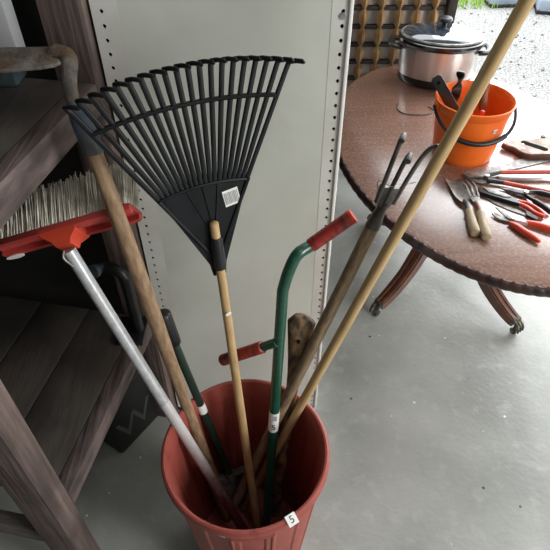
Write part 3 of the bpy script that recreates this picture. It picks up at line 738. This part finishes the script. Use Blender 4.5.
# long knife blade below the shears
t = thing('garden_knife', P(.69, 1.33), 'long narrow steel blade lying between the grass shears and red secateurs', 'knife')
flat([(.642, 1.372), (.652, 1.368), (.722, 1.312), (.745, 1.288), (.738, 1.282), (.700, 1.308), (.660, 1.344)], .0, .0028).build('blade', 'dull_steel', t)
flat([(.738, 1.292), (.747, 1.290), (.765, 1.262), (.757, 1.256), (.736, 1.280)], .0, .009, .002).build('handle', 'black_plastic', t)
# black handled shears
t = thing('hedge_shears', P(.78, 1.36), 'shears with dark metal joint and two black handles near the table edge', 'shears')
flat([(.700, 1.420), (.730, 1.412), (.760, 1.392), (.772, 1.380), (.764, 1.368), (.742, 1.380), (.712, 1.402)], .004, .008, .001).build('blade', 'dull_steel', t)
flat([(.706, 1.402), (.735, 1.388), (.762, 1.376), (.774, 1.388), (.764, 1.398), (.738, 1.402)], .009, .013, .001).build('second_blade', 'dark_steel', t)
MB().rod(P(.766, 1.382, .002), P(.766, 1.382, .020), .007, n=12, seg=1).build('pivot_bolt', 'steel', t)
MB().tube(bez([P(.768, 1.386, .012), P(.80, 1.386, .013), P(.85, 1.362, .013), P(.93, 1.325, .012)], 6), [.006]*7+[.0085]*12, 12).build('handle', 'black_plastic', t)
MB().tube(bez([P(.764, 1.376, .008), P(.778, 1.350, .010), P(.795, 1.318, .012), P(.809, 1.287, .012)], 6), [.006]*7+[.0088]*12, 12).build('handle', 'black_plastic', t)
# secateurs
t = thing('pruning_secateurs', P(.69, 1.25), 'open red-handled secateurs lying closest to the front table edge', 'secateurs')
flat([(.637, 1.288), (.640, 1.272), (.652, 1.258), (.668, 1.250), (.684, 1.246), (.694, 1.252), (.690, 1.266), (.672, 1.270), (.656, 1.272), (.646, 1.280)], .004, .0085, .001).build('hook_blade', 'dull_steel', t)
flat([(.653, 1.312), (.664, 1.300), (.680, 1.276), (.696, 1.262), (.704, 1.250), (.690, 1.246), (.676, 1.256), (.662, 1.282)], .009, .0125, .001).build('cutting_blade', 'dull_steel', t)
MB().rod(P(.688, 1.256, .002), P(.688, 1.256, .017), .007, n=14, seg=1).build('pivot_bolt', 'steel', t)
MB().tube([P(.694, 1.255, .009), P(.712, 1.245, .009), P(.725, 1.240, .009)], [.005, .006, .006], 10, rx=[.008, .009, .008]).build('shank', 'steel', t)
MB().tube(bez([P(.676, 1.243, .008), P(.688, 1.224, .010), P(.704, 1.196, .011), P(.722, 1.172, .010), P(.731, 1.156, .009)], 6), [.004+.0055*math.sin(PI*(.12+.8*k/24)) for k in range(25)], 12, rx=[.005+.006*math.sin(PI*(.12+.8*k/24)) for k in range(25)]).build('handle', 'red_handle', t)
MB().tube(bez([P(.718, 1.244, .009), P(.745, 1.234, .010), P(.780, 1.212, .011), P(.830, 1.186, .010), P(.845, 1.178, .009)], 6), [.004+.0055*math.sin(PI*(.12+.8*k/24)) for k in range(25)], 12, rx=[.005+.006*math.sin(PI*(.12+.8*k/24)) for k in range(25)]).build('handle', 'red_handle', t)
# handsaw
t = thing('hand_saw', P(.80, 1.6), 'handsaw with carved wooden handle lying on the table right of the bucket', 'saw')
flat([(.600, 1.497), (.86, 1.605), (.93, 1.60), (.93, 1.586), (.80, 1.535), (.602, 1.486)], .001, .0025).build('blade', 'dull_steel', t)
outl = [(.778, 1.662), (.786, 1.648), (.800, 1.640), (.812, 1.632), (.818, 1.612), (.832, 1.596), (.852, 1.588), (.90, 1.592), (.98, 1.585), (.98, 1.68), (.95, 1.70), (.935, 1.712), (.918, 1.702), (.908, 1.688), (.880, 1.684), (.86, 1.692), (.835, 1.690), (.812, 1.674), (.792, 1.672)]
hol = flat(outl, .003, .020, .003); hol.build('handle', 'saw_wood', t)
c0_, c1_ = V((.852, 1.664, 0)), V((.905, 1.622, 0)); dv = (c1_-c0_).normalized(); pv = V((-dv.y, dv.x, 0)); cap = []
for k in range(9): a = PI/2+PI*k/8; cap.append(c0_+dv*math.cos(a)*.012+pv*math.sin(a)*.012)
for k in range(9): a = -PI/2+PI*k/8; cap.append(c1_+dv*math.cos(a)*.012+pv*math.sin(a)*.012)
flat([(q.x, q.y) for q in cap], .0195, .0206).build('hand_hole', 'hole_shade', t)  # near-black plate on the handle, painted shade of the hand opening
b = MB(); b.tube([P(x, y, .0105) for x, y in outl[:9]], .0105, 8, rx=.006); b.build('handle_edge', 'saw_edge', t)
MB().rod(P(.928, 1.703, .004), P(.928, 1.703, .024), .008, n=12, seg=1).build('handle_horn', 'saw_edge', t)
for x, y in ((.835, 1.625), (.842, 1.652)): MB().rod(P(x, y, .015), P(x, y, .0215), .004, n=10, seg=1).build('handle_stud', 'steel', t)
# wire loop
t = thing('wire_loop', P(.48, 1.92), 'thin dark wire loop lying on the table top in front of the cooker', 'wire')
MB().tube(bez([P(.475, 1.99, .002), P(.465, 1.94, .002), P(.485, 1.905, .002), P(.53, 1.895, .002), P(.575, 1.90, .002), P(.60, 1.93, .002), P(.585, 1.96, .002)], 6), .0022, 8).build('loop', 'dark_steel', t)

# ------------------------------------------------------------------ lattice screen behind the table
LY = 2.52
ls = thing('lattice_screen', (.46, LY, 0), 'brown wooden lattice screen of pointed slats standing behind the table', 'screen')
X0, X1 = .16, .765
MB().box(((X0+X1)/2, LY+.035, .75), (X1-X0, .012, 1.42)).build('backing_board', 'lattice_board', ls)
for x in (X1, X0): MB().box((x, LY+.01, .74), (.038, .06, 1.48), bev=.003).build('frame_post', 'lattice_dark', ls)
z0, st = .773-.079*9, .079
for k in range(18):
    MB().box(((X0+X1)/2, LY+.014, z0+st*k), (X1-X0-.04, .020, .018), bev=.002).build('bar', 'lattice_dark', ls)
for c in range(7):
    x = .235+.0765*c; b = MB()
    for k in range(17):
        za, zb = z0+st*k, z0+st*(k+1); zm = za+st*.42
        rings = []
        for z, w_, d_ in ((za-.004, .004, .004), (za+st*.22, .016, .016), (zm, .022, .022), (za+st*.74, .021, .020), (zb+.002, .005, .004)):
            rings.append([V((x, LY-d_-.004, z)), V((x+w_, LY, z)), V((x, LY+.004, z)), V((x-w_, LY, z))])
        b._quadstrip(rings, True)
    b.build('slat', 'lattice_wood', ls, smooth=False)

# ------------------------------------------------------------------ light
W = bpy.data.worlds.new('World'); S.world = W; W.use_nodes = True
bg = W.node_tree.nodes['Background']; bg.inputs[0].default_value = (.93, .97, 1., 1); bg.inputs[1].default_value = 4.2
def area(name, loc, target, sx, sy, power, col=(1, 1, 1)):
    l = bpy.data.lights.new(name, 'AREA'); l.shape = 'RECTANGLE'; l.size = sx; l.size_y = sy; l.energy = power; l.color = col
    o = bpy.data.objects.new(name, l); COL.objects.link(o); o.location = loc
    o.rotation_euler = (V(target)-V(loc)).to_track_quat('-Z', 'Y').to_euler(); return o
area('added_side_key', (3.3, -.9, 1.8), (.0, .7, .7), 1.6, 2.0, 138, (1, .99, .97))  # added key light from the right; the wall there has no door
area('added_overhead_fill', (1.0, -.4, 3.5), (.9, -.3, 0), .5, 1.6, 9, (1, .98, .95))  # added unseen fill from above, no fixture belongs to it
area('doorway_daylight', (2.0, 2.74, 1.7), (1.2, .6, .5), 2.6, 2.2, 62, (.96, .98, 1))

cam = bpy.data.cameras.new('Camera'); co = bpy.data.objects.new('Camera', cam); COL.objects.link(co)
co.location = (0, 0, 1.6); co.rotation_euler = (math.radians(46), 0, 0)
cam.sensor_width = 36; cam.lens = 36; cam.clip_start = .01
S.camera = co
S.view_settings.view_transform = 'Standard'; S.view_settings.look = 'None'; S.view_settings.gamma = 1; S.view_settings.use_curve_mapping = False
S.view_settings.exposure = .14
